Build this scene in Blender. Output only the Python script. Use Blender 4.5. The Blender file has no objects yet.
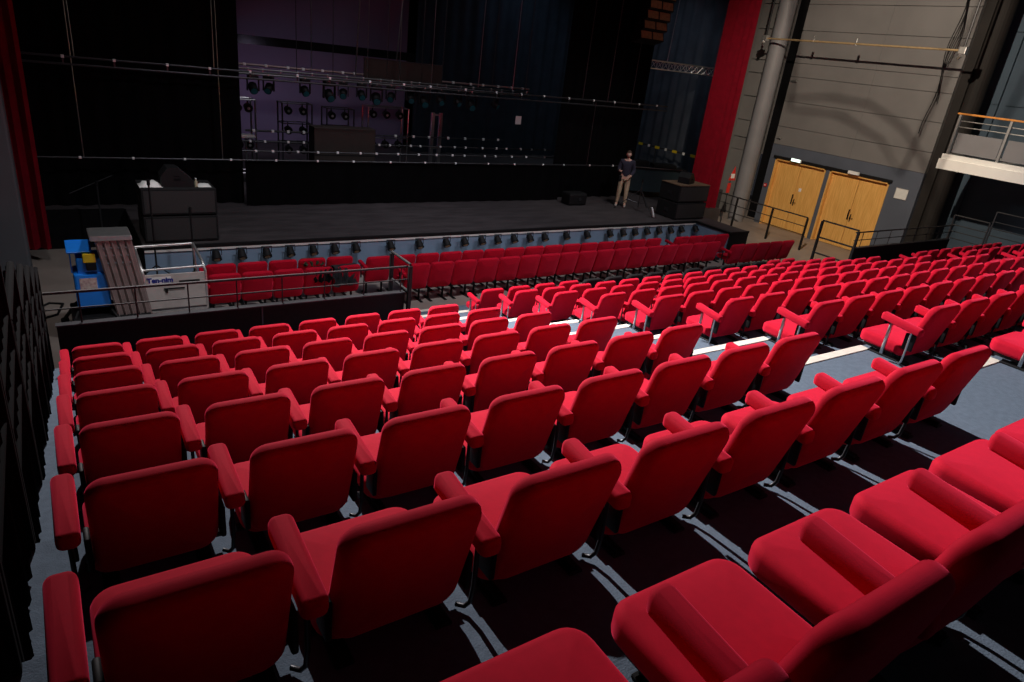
import bpy, bmesh, math, random
from mathutils import Vector, Matrix
random.seed(7)
PI = math.pi
sc = bpy.context.scene
COL = sc.collection

# ------------------------------------------------------------------ materials
def mat(name, col, rough=.6, metal=0., noise=0., nscale=8., sheen=0., bump=0., bscale=60., emit=None, estr=0., col2=None, spec=.5, stretch=None):
    m = bpy.data.materials.new(name); m.use_nodes = True
    nt = m.node_tree; b = nt.nodes['Principled BSDF']
    b.inputs['Base Color'].default_value = (*col, 1)
    b.inputs['Roughness'].default_value = rough
    b.inputs['Metallic'].default_value = metal
    b.inputs['Specular IOR Level'].default_value = spec
    if sheen:
        b.inputs['Sheen Weight'].default_value = sheen * .75
        b.inputs['Sheen Roughness'].default_value = .45
        b.inputs['Sheen Tint'].default_value = (1, .06, .14, 1)
    tc = nt.nodes.new('ShaderNodeTexCoord'); src = tc.outputs['Object']
    if stretch:
        mp = nt.nodes.new('ShaderNodeMapping'); mp.inputs['Scale'].default_value = stretch
        nt.links.new(src, mp.inputs['Vector']); src = mp.outputs['Vector']
    if noise or col2:
        n = nt.nodes.new('ShaderNodeTexNoise'); n.inputs['Scale'].default_value = nscale; n.inputs['Detail'].default_value = 5
        nt.links.new(src, n.inputs['Vector'])
        r = nt.nodes.new('ShaderNodeValToRGB'); r.color_ramp.elements[0].position = .35; r.color_ramp.elements[1].position = .65
        c2 = col2 if col2 else tuple(c * (1 - noise) for c in col)
        r.color_ramp.elements[0].color = (*c2, 1); r.color_ramp.elements[1].color = (*col, 1)
        nt.links.new(n.outputs['Fac'], r.inputs['Fac']); nt.links.new(r.outputs['Color'], b.inputs['Base Color'])
    if bump:
        n2 = nt.nodes.new('ShaderNodeTexNoise'); n2.inputs['Scale'].default_value = bscale; n2.inputs['Detail'].default_value = 3
        nt.links.new(src, n2.inputs['Vector'])
        bp = nt.nodes.new('ShaderNodeBump'); bp.inputs['Strength'].default_value = bump; bp.inputs['Distance'].default_value = .01
        nt.links.new(n2.outputs['Fac'], bp.inputs['Height']); nt.links.new(bp.outputs['Normal'], b.inputs['Normal'])
    if emit:
        b.inputs['Emission Color'].default_value = (*emit, 1); b.inputs['Emission Strength'].default_value = estr
    return m

RED = mat('red_velour', (.50, .003, .022), .85, noise=.08, nscale=30, sheen=1., bump=.06, bscale=420, spec=.15)
REDC = mat('red_curtain_cloth', (.30, .003, .020), .9, noise=.2, nscale=5, sheen=.1, spec=.2)
BLKF = mat('black_velour', (.012, .012, .013), .9, noise=.3, nscale=20, spec=.2)
BLKC = mat('black_molton', (.006, .006, .007), .95, noise=.3, nscale=3, spec=.1)
BLKM = mat('black_steel', (.009, .009, .010), .6, noise=.2, nscale=10, spec=.2)
DRKM = mat('dark_grey_steel', (.05, .05, .055), .4, metal=.6, noise=.2, nscale=12)
PIPE = mat('dull_grey_pipe', (.022, .022, .024), .6, noise=.2, nscale=10, spec=.3)
CHR = mat('brushed_steel', (.55, .56, .58), .28, metal=1., noise=.15, nscale=30)
BRNZ = mat('tarnished_brass_pipe', (.42, .30, .16), .5, metal=.3, noise=.2, nscale=8)
FASC = mat('bright_white_fascia', (.88, .88, .85), .5, noise=.04, nscale=4)
ALU = mat('aluminium', (.72, .71, .70), .32, metal=.85, noise=.12, nscale=14)
WHT = mat('white_paint', (.72, .72, .70), .55, noise=.06, nscale=8)
CARP = mat('blue_grey_carpet', (.125, .165, .215), .92, noise=.16, nscale=26, bump=.3, bscale=160, spec=.15)
NOSE = mat('cream_step_nosing', (.80, .76, .66), .5, noise=.12, nscale=16)
FLR = mat('grey_brown_lino', (.30, .25, .22), .5, noise=.2, nscale=1.6, bump=.05, bscale=20)
STG = mat('black_stage_boards', (.062, .053, .056), .6, noise=.35, nscale=1.3, stretch=(1, 3, 1), spec=.3)
BLUEW = mat('blue_stage_front', (.20, .29, .41), .7, noise=.12, nscale=3)
WALLG = mat('grey_wall_panel', (.17, .165, .165), .75, noise=.12, nscale=1.2, bump=.05, bscale=30)
WALLD = mat('dark_blue_wall_panel', (.045, .075, .11), .75, noise=.15, nscale=1.5)
WALLX = mat('charcoal_wall', (.035, .035, .04), .85, noise=.15, nscale=1.5)
COLG = mat('grey_column_paint', (.20, .20, .215), .6, noise=.1, nscale=2)
def wood_mat():
    m = mat('oak_veneer', (.70, .38, .10), .42)
    nt = m.node_tree; b = nt.nodes['Principled BSDF']
    tc = nt.nodes.new('ShaderNodeTexCoord'); mp = nt.nodes.new('ShaderNodeMapping'); mp.inputs['Scale'].default_value = (10, 14, .8)
    n = nt.nodes.new('ShaderNodeTexNoise'); n.inputs['Scale'].default_value = 2.5; n.inputs['Detail'].default_value = 6
    r = nt.nodes.new('ShaderNodeValToRGB')
    r.color_ramp.elements[0].position = .3; r.color_ramp.elements[0].color = (.66, .33, .08, 1)
    r.color_ramp.elements[1].position = .7; r.color_ramp.elements[1].color = (.86, .50, .15, 1)
    nt.links.new(tc.outputs['Object'], mp.inputs[0]); nt.links.new(mp.outputs[0], n.inputs['Vector'])
    nt.links.new(n.outputs['Fac'], r.inputs[0]); nt.links.new(r.outputs[0], b.inputs['Base Color'])
    return m
OAK = wood_mat()
PURP = mat('grey_violet_cyclorama', (.25, .20, .33), .9, noise=.08, nscale=.8, spec=.1)
NAVY = mat('dark_navy_drape', (.045, .06, .085), .9, noise=.2, nscale=2, spec=.1)
BRNB = mat('brown_black_board', (.028, .018, .014), .7, noise=.3, nscale=4)
BLUE = mat('bright_blue_enamel', (.01, .25, .95), .35, noise=.08, nscale=6)
YEL = mat('yellow_plastic', (.75, .55, .02), .4, noise=.1, nscale=20)
GRN = mat('dark_green_cloth', (.06, .11, .06), .9, noise=.3, nscale=20)
JKT = mat('charcoal_jacket_cloth', (.045, .052, .06), .9, noise=.35, nscale=14, bump=.3, bscale=40)
LENS = mat('amber_lens', (.35, .22, .10), .12, noise=.1, nscale=20)
TEAL = mat('teal_tinted_lens', (.02, .14, .17), .15, noise=.2, nscale=10)
MAST = mat('ribbed_mast_aluminium', (.36, .27, .26), .45, metal=.35, noise=.2, nscale=6)
LAB = mat('pale_label', (.7, .6, .55), .6, col2=(.45, .3, .3), nscale=24)
INKB = mat('dark_blue_ink', (.015, .02, .25), .5, noise=.1)
INKK = mat('black_ink', (.01, .01, .01), .5, noise=.1)
SIGNR = mat('red_sign', (.65, .02, .02), .5, noise=.1)
SKIN = mat('skin', (.55, .33, .25), .6, noise=.06, nscale=20)
HOOD = mat('dark_hoodie', (.022, .02, .04), .9, noise=.2, nscale=20)
PANT = mat('beige_trousers', (.50, .38, .25), .85, noise=.15, nscale=14)
HAIR = mat('brown_hair', (.05, .025, .015), .8, noise=.3, nscale=60)
SHOE = mat('pale_shoe', (.35, .33, .30), .6, noise=.1)
RUST = mat('dark_rust_steel', (.010, .007, .006), .8, noise=.4, nscale=2)
ARRB = mat('brown_array_grille', (.36, .22, .09), .6, noise=.3, nscale=12)
EXITW = mat('lit_exit_sign', (.8, .9, .85), .4, emit=(.75, 1, .9), estr=2.0)
WTAPE = mat('white_tape_and_glint', (.85, .85, .85), .3, noise=.03)

# ------------------------------------------------------------------ mesh helpers
def xf(vs, M):
    for v in vs: v.co = M @ v.co
def box(bm, x0, x1, y0, y1, z0, z1, bev=0., seg=2, M=None):
    r = bmesh.ops.create_cube(bm, size=1.); vs = r['verts']
    for v in vs:
        v.co = Vector(((x0 + x1) / 2 + v.co.x * (x1 - x0), (y0 + y1) / 2 + v.co.y * (y1 - y0), (z0 + z1) / 2 + v.co.z * (z1 - z0)))
    if bev:
        es = list({e for v in vs for e in v.link_edges})
        g = bmesh.ops.bevel(bm, geom=es, offset=bev, segments=seg, profile=.5, affect='EDGES')
        vs = list({v for f in g['faces'] for v in f.verts} | {v for v in vs if v.is_valid})
    if M is not None: xf(vs, M)
    return vs
def tube(bm, pts, r, n=8, cap=True, rs=None):
    pts = [Vector(p) for p in pts]; rings = []; up = None
    for i, p in enumerate(pts):
        a = pts[max(i - 1, 0)]; b = pts[min(i + 1, len(pts) - 1)]
        d = (b - a).normalized()
        if up is None:
            up = Vector((0, 0, 1)) if abs(d.z) < .9 else Vector((1, 0, 0))
        u = d.cross(up).normalized(); w = u.cross(d).normalized(); up = w
        rr = rs[i] if rs else r
        rings.append([bm.verts.new(p + u * math.cos(2 * PI * k / n) * rr + w * math.sin(2 * PI * k / n) * rr) for k in range(n)])
    for i in range(len(rings) - 1):
        for k in range(n):
            bm.faces.new((rings[i][k], rings[i][(k + 1) % n], rings[i + 1][(k + 1) % n], rings[i + 1][k]))
    if cap:
        bm.faces.new(rings[0][::-1]); bm.faces.new(rings[-1])
def cyl(bm, a, b, r, n=12, r2=None):
    tube(bm, [a, b], r, n, True, [r, r if r2 is None else r2])
def rrect(w, h, r, n=5):
    out = []
    for cx, cz, a0 in ((w / 2 - r, h / 2 - r, 0), (-w / 2 + r, h / 2 - r, 90), (-w / 2 + r, -h / 2 + r, 180), (w / 2 - r, -h / 2 + r, 270)):
        for k in range(n + 1):
            a = math.radians(a0 + 90 * k / n); out.append((cx + r * math.cos(a), cz + r * math.sin(a)))
    return out
def cushion(bm, w, h, t, r, e, fn, puff=.012, n=5):
    """pillow-edged slab: outline in (u,v), depth d 0..t; fn maps (u,v,d) to 3-D"""
    def ring(ins, d):
        k = (w / 2 - ins) / (w / 2)
        o = rrect(w - 2 * ins, h - 2 * ins, max(r - ins, .006), n)
        return [bm.verts.new(fn(u, v, d)) for u, v in o]
    q = [(e * (1 - math.sin(math.radians(a))), e * (1 - math.cos(math.radians(a)))) for a in (0, 15, 30, 45, 60, 75, 90)]
    dome = [(e + .14, -puff), (e + .09, -puff * .86), (e + .05, -puff * .6), (e + .02, -puff * .28)]
    half = dome + q
    prof = half + [(i, t - d) for i, d in reversed(half)]
    rings = [ring(i, d) for i, d in prof]
    N = len(rings[0])
    for a, b in zip(rings, rings[1:]):
        for k in range(N):
            bm.faces.new((a[k], a[(k + 1) % N], b[(k + 1) % N], b[k]))
    bm.faces.new(rings[0][::-1]); bm.faces.new(rings[-1])
def mesh(name, bm, m, smooth=False):
    bmesh.ops.recalc_face_normals(bm, faces=bm.faces[:])
    me = bpy.data.meshes.new(name); bm.to_mesh(me); bm.free()
    if isinstance(m, (list, tuple)):
        for q in m: me.materials.append(q)
    else: me.materials.append(m)
    if smooth:
        for p in me.polygons: p.use_smooth = True
        try: me.set_sharp_from_angle(angle=math.radians(50))
        except Exception: pass
    return me
def obj(name, bm, m, parent=None, smooth=False, label=None):
    o = bpy.data.objects.new(name, mesh(name, bm, m, smooth)); COL.objects.link(o)
    if parent is not None: o.parent = parent
    if label: o['label'] = label
    return o
def tag(o, label, cat, group=None, kind=None):
    o['label'] = label; o['category'] = cat
    if group: o['group'] = group
    if kind: o['kind'] = kind
    return o
def thing(name, label, cat, loc=(0, 0, 0), rz=0, group=None):
    o = bpy.data.objects.new(name, None); COL.objects.link(o)
    o.empty_display_size = .1; o.location = loc; o.rotation_euler = (0, 0, rz)
    return tag(o, label, cat, group)
def struct(name, bm, m, label=None):
    o = obj(name, bm, m); o['kind'] = 'structure'
    if label: o['label'] = label
    return o
def dup(root, loc, rz=0, label=None, group=None, scale=None):
    r = root.copy(); COL.objects.link(r); r.location = loc; r.rotation_euler = (0, 0, rz)
    if scale: r.scale = scale
    if label: r['label'] = label
    if group: r['group'] = group
    for ch in root.children:
        c = ch.copy(); COL.objects.link(c); c.parent = r
        for g in ch.children:
            d = g.copy(); COL.objects.link(d); d.parent = c
    return r
def B(): return bmesh.new()
def simple(name, m, parent, *boxes, bev=0., smooth=False, label=None):
    bm = B()
    for b in boxes: box(bm, *b, bev=bev)
    return obj(name, bm, m, parent, smooth, label)
ORD = ['first', 'second', 'third', 'fourth', 'fifth', 'sixth', 'seventh', 'eighth', 'ninth', 'tenth', 'eleventh', 'twelfth', 'thirteenth', 'fourteenth', 'fifteenth', 'sixteenth', 'seventeenth', 'eighteenth']

# ------------------------------------------------------------------ key dimensions
def T(k): return .982 + .321 * k          # tread height of row k
def Y(k): return 7.26 - .98 * k           # back-top line of row k
P = .56
XL, XC, XR = .167, 6.135, 16.585          # first seat centre of the three raked blocks
SZ = .85                                  # stage height
LIP = 13.94
CEIL = 9.6

# ------------------------------------------------------------------ room shell
bm = B(); box(bm, -2.2, 28, -5, 31, -.1, 0); struct('floor', bm, FLR)
bm = B(); box(bm, -2.2, 28, -5, 31, CEIL, CEIL + .1); struct('ceiling', bm, WALLX)
bm = B(); box(bm, -2.2, -2.1, -5, 31, 0, CEIL); struct('wall_left', bm, WALLX)
bm = B(); box(bm, -2.2, 28, -5.1, -5, 0, CEIL); struct('wall_rear', bm, WALLX)
bm = B(); box(bm, -2.2, 28, 31, 31.1, 0, CEIL); struct('wall_stage', bm, WALLX)
# right wall: panelled length with the doors, its slot, the recess, the lower blue wall
DY = [(14.0, 16.12), (11.68, 13.84)]
DT = 2.5
bm = B()
zs = [0, DT, 2.98, 3.62, 4.5, 5.34, 5.8, 6.86, 7.7, CEIL]
def wpan(y0, y1, z0, z1): box(bm, 22.8, 22.94, y0 + .001, y1 - .001, z0 + .006, z1 - .006, bev=.006, seg=1)
ys = [10.72, 13.3, 16.4]
for a, b in zip(zs[2:], zs[3:]):
    for c, d in zip(ys, ys[1:]): wpan(c, d, a, b)
box(bm, 22.9, 23.05, 10.72, 16.4, DT, CEIL)
struct('wall_right', bm, WALLG)
bm = B()
for a, b in ((10.72, DY[1][0]), (DY[1][1], DY[0][0]), (DY[0][1], 16.4)): box(bm, 22.8, 22.94, a, b, 0, DT)
box(bm, 22.8, 22.94, 10.72, 16.4, DT, 2.98); struct('wall_right_base', bm, mat('slate_blue_wall_base', (.085, .10, .135), .7, noise=.12, nscale=1.5))  # lower wall band in a darker blue-grey
bm = B()
for a, b in zip(zs[1:], zs[2:]): box(bm, 22.8, 22.94, 16.95, 18.3, a + .012, b - .012, bev=.006, seg=1)
box(bm, 22.8, 22.94, 16.95, 18.3, 0, DT); box(bm, 22.9, 23.05, 16.95, 18.3, DT, CEIL)
struct('trim_1', bm, WALLG)
bm = B(); box(bm, 23.4, 23.5, 16.2, 17.2, 0, CEIL); struct('trim_2', bm, BLKC)
bm = B()
for a, b in ((-5, 9.72), (9.9, 10.45)):
    for z0, z1 in ((0, 3.2), (3.2, 5.2), (5.2, 7.2), (7.2, CEIL)): box(bm, 24, 24.12, a, b, z0 + .01, z1 - .01)
box(bm, 24.1, 24.2, -5, 10.7, 0, CEIL)
for z in (1.6, 1.85, 2.1, 2.35, 2.6):
    for y0 in (9.1, 8.35): box(bm, 23.985, 24.01, y0 - .55, y0, z, z + .1)
struct('wall_side', bm, WALLD)
bm = B(); box(bm, 22.95, 24.2, 10.45, 10.72, 0, CEIL); struct('wall_return', bm, RUST)
bm = B(); cyl(bm, (23.25, 10.3, 0), (23.25, 10.3, CEIL), .26, 20); struct('column_2', bm, RUST)
# slender round column beside the red curtain
bm = B(); cyl(bm, (22.05, 16.7, 0), (22.05, 16.7, CEIL), .29, 32)
for z in (1.2, 3.4, 5.6): cyl(bm, (22.05, 16.7, z), (22.05, 16.7, z + .06), .30, 32)
o = obj('column_1', bm, COLG, None, True); o['kind'] = 'structure'
# side wall strip behind curtain and column
bm = B(); box(bm, 21.3, 24.0, 18.3, 18.42, 0, CEIL); struct('wall_proscenium', bm, WALLG)

# doors
def door(n, y0, y1):
    e = bpy.data.objects.new('door_%d' % n, None); COL.objects.link(e); e['kind'] = 'structure'; e.location = (22.95, (y0 + y1) / 2, 0)
    w = y1 - y0
    for s, nm in ((-1, 0), (1, 1)):
        a, b = (-w / 2 + .06, -.008) if s < 0 else (.008, w / 2 - .06)
        bm = B(); box(bm, -.03, .02, a, b, .01, DT - .07, bev=.004, seg=1); lf = obj('door_leaf', bm, OAK, e)
        bm = B()
        if s < 0:
            box(bm, -.045, -.03, -.08, -.045, .95, 1.2); cyl(bm, (-.045, -.062, 1.08), (-.09, -.062, 1.08), .01); cyl(bm, (-.09, -.055, 1.08), (-.09, -.19, 1.08), .01)
        else:
            box(bm, -.06, -.03, .012, .05, 1.0, 1.35)
        obj('door_handle', bm, BLKM, lf)
    simple('door_frame', OAK, e, (-.17, .04, -w / 2, -w / 2 + .055, 0, DT), (-.17, .04, w / 2 - .055, w / 2, 0, DT), (-.17, .04, -w / 2, w / 2, DT - .06, DT))
    simple('back_panel', BLKM, e, (.04, .05, -w / 2, w / 2, 0, DT))
    return e
d1 = door(1, *DY[0]); d2 = door(2, *DY[1])
simple('notice_sticker', WTAPE, d1, (-.036, -.031, -.24, -.14, 1.5, 1.62))
bm = B(); box(bm, 22.74, 22.8, 11.6, 16.2, DT, DT + .09); struct('trim_3', bm, BLKM)
for i, (y, z, lab) in enumerate(((15.2, 2.53, 'small lit exit light over the oak double door next to the column'), (12.93, 2.53, 'small lit exit light over the oak double door beside the white notice'))):
    e = thing('exit_light', lab, 'exit light', (22.70, y, z))
    simple('housing', WHT, e, (-.03, .04, -.2, .2, -.02, .09), bev=.01)
    simple('diffuser', EXITW if i == 0 else WTAPE, e, (-.045, -.03, -.18, .18, -.01, .08))
e = thing('wall_notice', 'white rectangular notice on the grey wall beside the oak doors', 'notice', (22.79, 10.98 + .2, 2.24))
simple('sheet', WHT, e, (-.012, 0, -.17, .22, -.16, .16))
simple('frame', ALU, e, (-.016, .002, -.18, -.17, -.17, .17), (-.016, .002, .22, .23, -.17, .17), (-.016, .002, -.17, .22, .16, .17), (-.016, .002, -.17, .22, -.17, -.16))
# red fire call button and warning sign
e = thing('fire_call_point', 'small red fire call point on the wall between column and oak door', 'alarm button', (22.785, 16.28, 1.45))
simple('box', SIGNR, e, (-.03, .01, -.06, .06, -.06, .06), bev=.008); simple('button', WHT, e, (-.036, -.03, -.025, .025, -.025, .025))

# ------------------------------------------------------------------ raked seating platform
NOSES = []
def tread(k, x0, x1, ylo=None):
    box(bm, x0, x1, (ylo if ylo is not None else Y(k) + .48), Y(k) + 1.46, 0, T(k))
bm = B()
for k in range(-2, 0): tread(k, 4.42, 16.28)
for k in range(0, 9): tread(k, -.36, 21.03, ylo=(-5 if k == 8 else None))
struct('floor_tiers', bm, CARP)
def nosing(k, x0, x1):
    b2 = B(); y = Y(k) + 1.46
    box(b2, x0, x1, y - .085, y + .008, T(k) - .03, T(k) + .006, bev=.004, seg=1)
    return struct('trim_%d' % (10 + len(NOSES)), b2, NOSE)
for k in range(-2, 8):
    for (a, c) in ((4.45, 5.98), (14.9, 16.25)):
        NOSES.append(nosing(k, a, c))
# half-height step blocks in the two aisles
for k in range(-2, 8):
    b2 = B()
    for (a, c) in ((4.75, 5.75), (15.1, 16.1)):
        y = Y(k) + 1.46
        box(b2, a, c, y + .002, y + .26, (T(k - 1) if k > -2 else 0), T(k) - .16)
    st = struct('floor_step', b2, CARP)

# ------------------------------------------------------------------ theatre seat
def seat_parts(high, bw=.440, z0=.07, strap=True):
    """high = pedestal height; origin at the foot plane, seat faces +y, back-top line at y=0"""
    d = {}
    b2 = B()   # backrest: rear face from (y .11,z .04) to (y -.02,z .56)
    y0, y1, z1 = .055, -.078, .552
    ln = math.hypot(y1 - y0, z1 - z0); ay, az = (y1 - y0) / ln, (z1 - z0) / ln
    def fb(u, v, t):
        s = v + ln / 2
        bend = .022 * (u / .24) ** 2
        # normal of the rear face pointing to the front (+y)
        return Vector((.006 + u, y0 + ay * s + az * t + bend, high + z0 + az * s - ay * t))
    cushion(b2, bw, ln, .085, .075, .036, fb, n=7)
    d['backrest'] = mesh('backrest', b2, RED, True)
    b2 = B()
    def fp(u, v, t):
        s = v / .44
        return Vector((u, .295 + v, high + .062 + t + .012 * s + .008 * (u / .23) ** 2))
    cushion(b2, .470, .43, .105, .075, .034, fp, n=6)
    d['seat_cushion'] = mesh('seat_cushion', b2, RED, True)
    b2 = B()
    def fa(u, v, t):
        return Vector((-.28 + u, .15 + v, high + .330 + t + .02 * (v / .17)))
    cushion(b2, .082, .36, .062, .026, .018, fa, puff=.0, n=4) if False else None
    o = rrect(.078, .36, .026, 4); N = len(o)
    prof = [(.016, 0), (.006, .002), (.0015, .007), (0, .014), (0, .040), (.0015, .048), (.005, .055), (.011, .060), (.020, .063)]
    rings = []
    for ins, t in prof:
        oo = rrect(.078 - 2 * ins, .36 - 2 * ins, max(.026 - ins, .005), 4)
        rings.append([b2.verts.new(fa(u, v, t)) for u, v in oo])
    for a, b in zip(rings, rings[1:]):
        for q in range(N): b2.faces.new((a[q], a[(q + 1) % N], b[(q + 1) % N], b[q]))
    b2.faces.new(rings[0][::-1]); b2.faces.new(rings[-1])
    d['armrest'] = mesh('armrest', b2, RED, True)
    b2 = B()   # flat strap below the arm, to the cushion frame
    if strap: box(b2, -.294, -.266, .225, .25, high + .05, high + .34, bev=.004, seg=1)
    sgn = 1 if strap else -1
    tube(b2, [(-.281, .06, high + .34), (-.281, .055, high + .12), (-.281 + .004 * sgn, .06, high + .05), (-.281 + .015 * sgn, .075, high + .022), (-.281 + .036 * sgn, .10, high + .018)], .009, 8)
    d['arm_bracket'] = mesh('arm_bracket', b2, DRKM, True)
    b2 = B()   # recliner joint at side of back
    box(b2, -.011, .011, .03, .12, high + .14, high + .29, bev=.008)
    d['back_hinge'] = mesh('back_hinge', b2, BLKM, True)
    b2 = B()
    box(b2, -.2, .2, .12, .45, high + .045, high + .078); tube(b2, [(-.25, .17, high + .06), (.25, .17, high + .06)], .018, 8)
    d['seat_frame'] = mesh('seat_frame', b2, BLKM)
    b2 = B()
    box(b2, -.015, .015, .2, .24, .012, high + .06); box(b2, -.03, .03, .04, .40, 0, .014, bev=.003, seg=1)
    box(b2, -.012, .012, .05, .39, .014, .03)
    d['leg'] = mesh('leg', b2, BLKM)
    return d
LOW = seat_parts(.0, strap=False)
ENDS = seat_parts(.0)
HI = seat_parts(.325, bw=.535, z0=-.03)
def dark(d):
    r = {}
    for k, me in d.items():
        if k in ('backrest', 'seat_cushion', 'armrest'):
            me = me.copy(); me.materials[0] = BLKF
        r[k] = me
    return r
LOWB = dark(LOW)
STRAP = ENDS['arm_bracket'].copy(); STRAP.materials[0] = CHR
STRAPB = ENDS['arm_bracket']
def make_seat(D, label, group, loc, full=True, rz=0, strap=None, arm=True):
    t = thing('theatre_seat', label, 'seat', loc, rz, group)
    for nm in ('backrest', 'seat_cushion', 'armrest', 'arm_bracket') + (('seat_frame',) if full else ()):
        if not arm and nm in ('armrest', 'arm_bracket'): continue
        me = D[nm]
        if nm == 'arm_bracket' and strap: me = strap
        o = bpy.data.objects.new(nm, me); COL.objects.link(o); o.parent = t
    if full:
        for s in (-.226, .238):
            o = bpy.data.objects.new('back_hinge', D['back_hinge']); COL.objects.link(o); o.parent = t; o.location = (s, 0, 0)
    for s in (-.17, .17):
        o = bpy.data.objects.new('leg', D['leg']); COL.objects.link(o); o.parent = t; o.location = (s, 0, 0)
    return t
# wall block beside the camera
for k in range(0, 8):
    rown = ('row nearest the black barrier' if k == 0 else ORD[k] + ' row behind the black barrier')
    for c in range(8):
        lab = 'red velour seat, %s from the black guardrail, %s, left block' % (ORD[c], rown)
        t = make_seat(LOW, lab, 'red seats in the left raked block', (XL + P * c, Y(k), T(k + 1)), strap=STRAPB if c == 0 else None)
        if k == 7 and c == 3:
            simple('stitched_tag', YEL, t, (.08, .14, -.022, -.012, .572, .582), label='small orange stitched mark')
# centre block
CN = {-2: 16, -1: 16, 0: 16, 1: 16, 2: 16, 3: 16, 4: 12, 5: 7, 6: 4}
for k, n in CN.items():
    for c in range(n):
        blk = (k == -2 and 4 <= c <= 13)
        if blk:
            lab = 'black seat in centre block front row, %s of the black ones from the left' % ORD[c - 4]
            g = 'black seats in the centre block'
        else:
            lab = 'red velour seat, centre block, %s row from stage, %s seat from left aisle' % (ORD[k + 2], ORD[c])
            g = 'red seats in the centre raked block'
        make_seat(LOWB if blk else LOW, lab, g, (XC + P * c, Y(k), T(k + 1)), full=(k >= 2), strap=STRAP if c == 0 else None)
# far block beyond the second aisle
for k, n in ((0, 8), (1, 6), (2, 2)):
    for c in range(n):
        make_seat(LOW, 'red velour seat, far right block, %s row from its barrier, %s from its aisle' % (ORD[k], ORD[c]), 'red seats in the far right raked block', (XR + P * c, Y(k), T(k + 1)), full=False)
# loose rows on the flat floor
def flrow(x0, n, y, desc, group, full=False, rz=0):
    for c in range(n):
        make_seat(HI, 'red seat on the flat floor, %s, %s from its left end' % (desc, ORD[c]), group, (x0 + P * c, y, 0), full=full, rz=rz, arm=(c == 0))
flrow(5.97, 17, 11.8, 'long rear row', 'red seats in the long floor row')
flrow(15.5, 5, 11.42, 'short right end row', 'red seats in the short floor row at the right')
flrow(5.38, 15, 12.4, 'row nearest the stage', 'red seats in the front floor row')
flrow(14.3, 4, 12.4, 'short front row at right', 'red seats in the front floor row at the right')
flrow(2.32, 5, 12.0, 'short left group rear row', 'red seats in the left floor group')
flrow(2.37, 5, 12.55, 'short left group front row', 'red seats in the left floor group')

# jackets left on the loose seats
def drape(name, lab, cat, m, w, h, loc, rz=0, seed=1):
    random.seed(seed); b2 = B(); N = 12; G = {}
    for i in range(N + 1):
        for j in range(2 * N + 1):
            u = (i / N - .5) * w; s = (j / N - 1) * h
            yy = -.055 - .02 * math.sin(i * 1.9 + seed) if s < 0 else .055 + .02 * math.sin(i * 1.3)
            if abs(s) < .06: yy = s * .9
            zz = -abs(s) + (.06 if abs(s) > .06 else .06)
            G[i, j] = b2.verts.new((u * (1 + .12 * math.sin(j * .9 + seed)) + random.uniform(-.008, .008), yy + random.uniform(-.008, .008), zz + .02 * math.sin(i * 1.1 + seed) * (abs(s) / h)))
    for i in range(N):
        for j in range(2 * N): b2.faces.new((G[i, j], G[i + 1, j], G[i + 1, j + 1], G[i, j + 1]))
    bmesh.ops.solidify(b2, geom=b2.faces[:], thickness=.012)
    o = obj(name, b2, m, None, True); o.location = loc; o.rotation_euler = (0, 0, rz); return tag(o, lab, cat)
drape('jacket', 'dark grey jacket draped over a red floor seat by the stage', 'jacket', JKT, .50, .42, (4.50, 12.0, .85), .1, 2)
drape('folded_cloth', 'dark green cloth laid over a red floor seat back', 'cloth', GRN, .40, .14, (4.05, 12.55, .835), 0, 4)
drape('jacket', 'small black jacket on the red floor seat near the rail', 'jacket', BLKF, .32, .3, (4.06, 12.0, .84), -.1, 5)

# ------------------------------------------------------------------ barriers and railings of the raking
def barrier(x0, x1, y, lab, endx):
    t = thing('barrier', lab, 'barrier', ((x0 + x1) / 2, y, 0)); cx = (x0 + x1) / 2
    simple('panel', BLKF, t, (x0 - cx, x1 - cx, -.04, .04, 0, 1.585))
    bm = B(); box(bm, x0 - cx - .01, x1 - cx + .01, -.05, .05, 1.585, 1.60); obj('cap', bm, DRKM, t)
    for z, r, nm in ((1.975, .018, 'top_rail'), (1.78, .010, 'mid_rail')):
        b2 = B(); tube(b2, [(x0 - cx - .08, 0, z), (x1 - cx + .05, 0, z)], r, 8); obj(nm, b2, PIPE, t)
    n = 8
    for i in range(n):
        b2 = B(); xx = x0 - cx + .25 + (x1 - x0 - .3) * i / (n - 1); cyl(b2, (xx, 0, 1.58), (xx, 0, 1.965), .009, 8); obj('post', b2, PIPE, t)
    return t
t = barrier(-.16, 4.12, 8.56, 'black barrier wall with grey tube rail in front of the left seats', 4)
simple('seam_strip', DRKM, t, (.1, .12, -.047, -.04, 1.0, 1.58), label='pale vertical strip')
barrier(16.02, 20.8, 8.56, 'black barrier wall with dark rail in front of the far right seats', 16)
def endrail(x, y0, y1, zb, lab):
    t = thing('end_railing', lab, 'railing', (x, (y0 + y1) / 2, zb)); h = 2.04 - zb; L = (y1 - y0) / 2
    for s in (-1, 1):
        b2 = B(); box(b2, -.028, .028, s * L - .028, s * L + .028, 0, h - .02, bev=.006, seg=1); box(b2, -.06, .06, s * L - .06, s * L + .06, 0, .012); obj('post', b2, BLKM, t)
    for z in (h, h - .42, h - .82):
        b2 = B(); tube(b2, [(0, -L, z), (0, L, z)], .02, 8); obj('rail', b2, BLKM, t)
    return t
endrail(4.16, 8.45, 9.1, 0, 'short black railing at the aisle end of the left barrier')
endrail(15.93, 8.5, 9.48, 0, 'short dark railing at the aisle end of the far right barrier')
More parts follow.
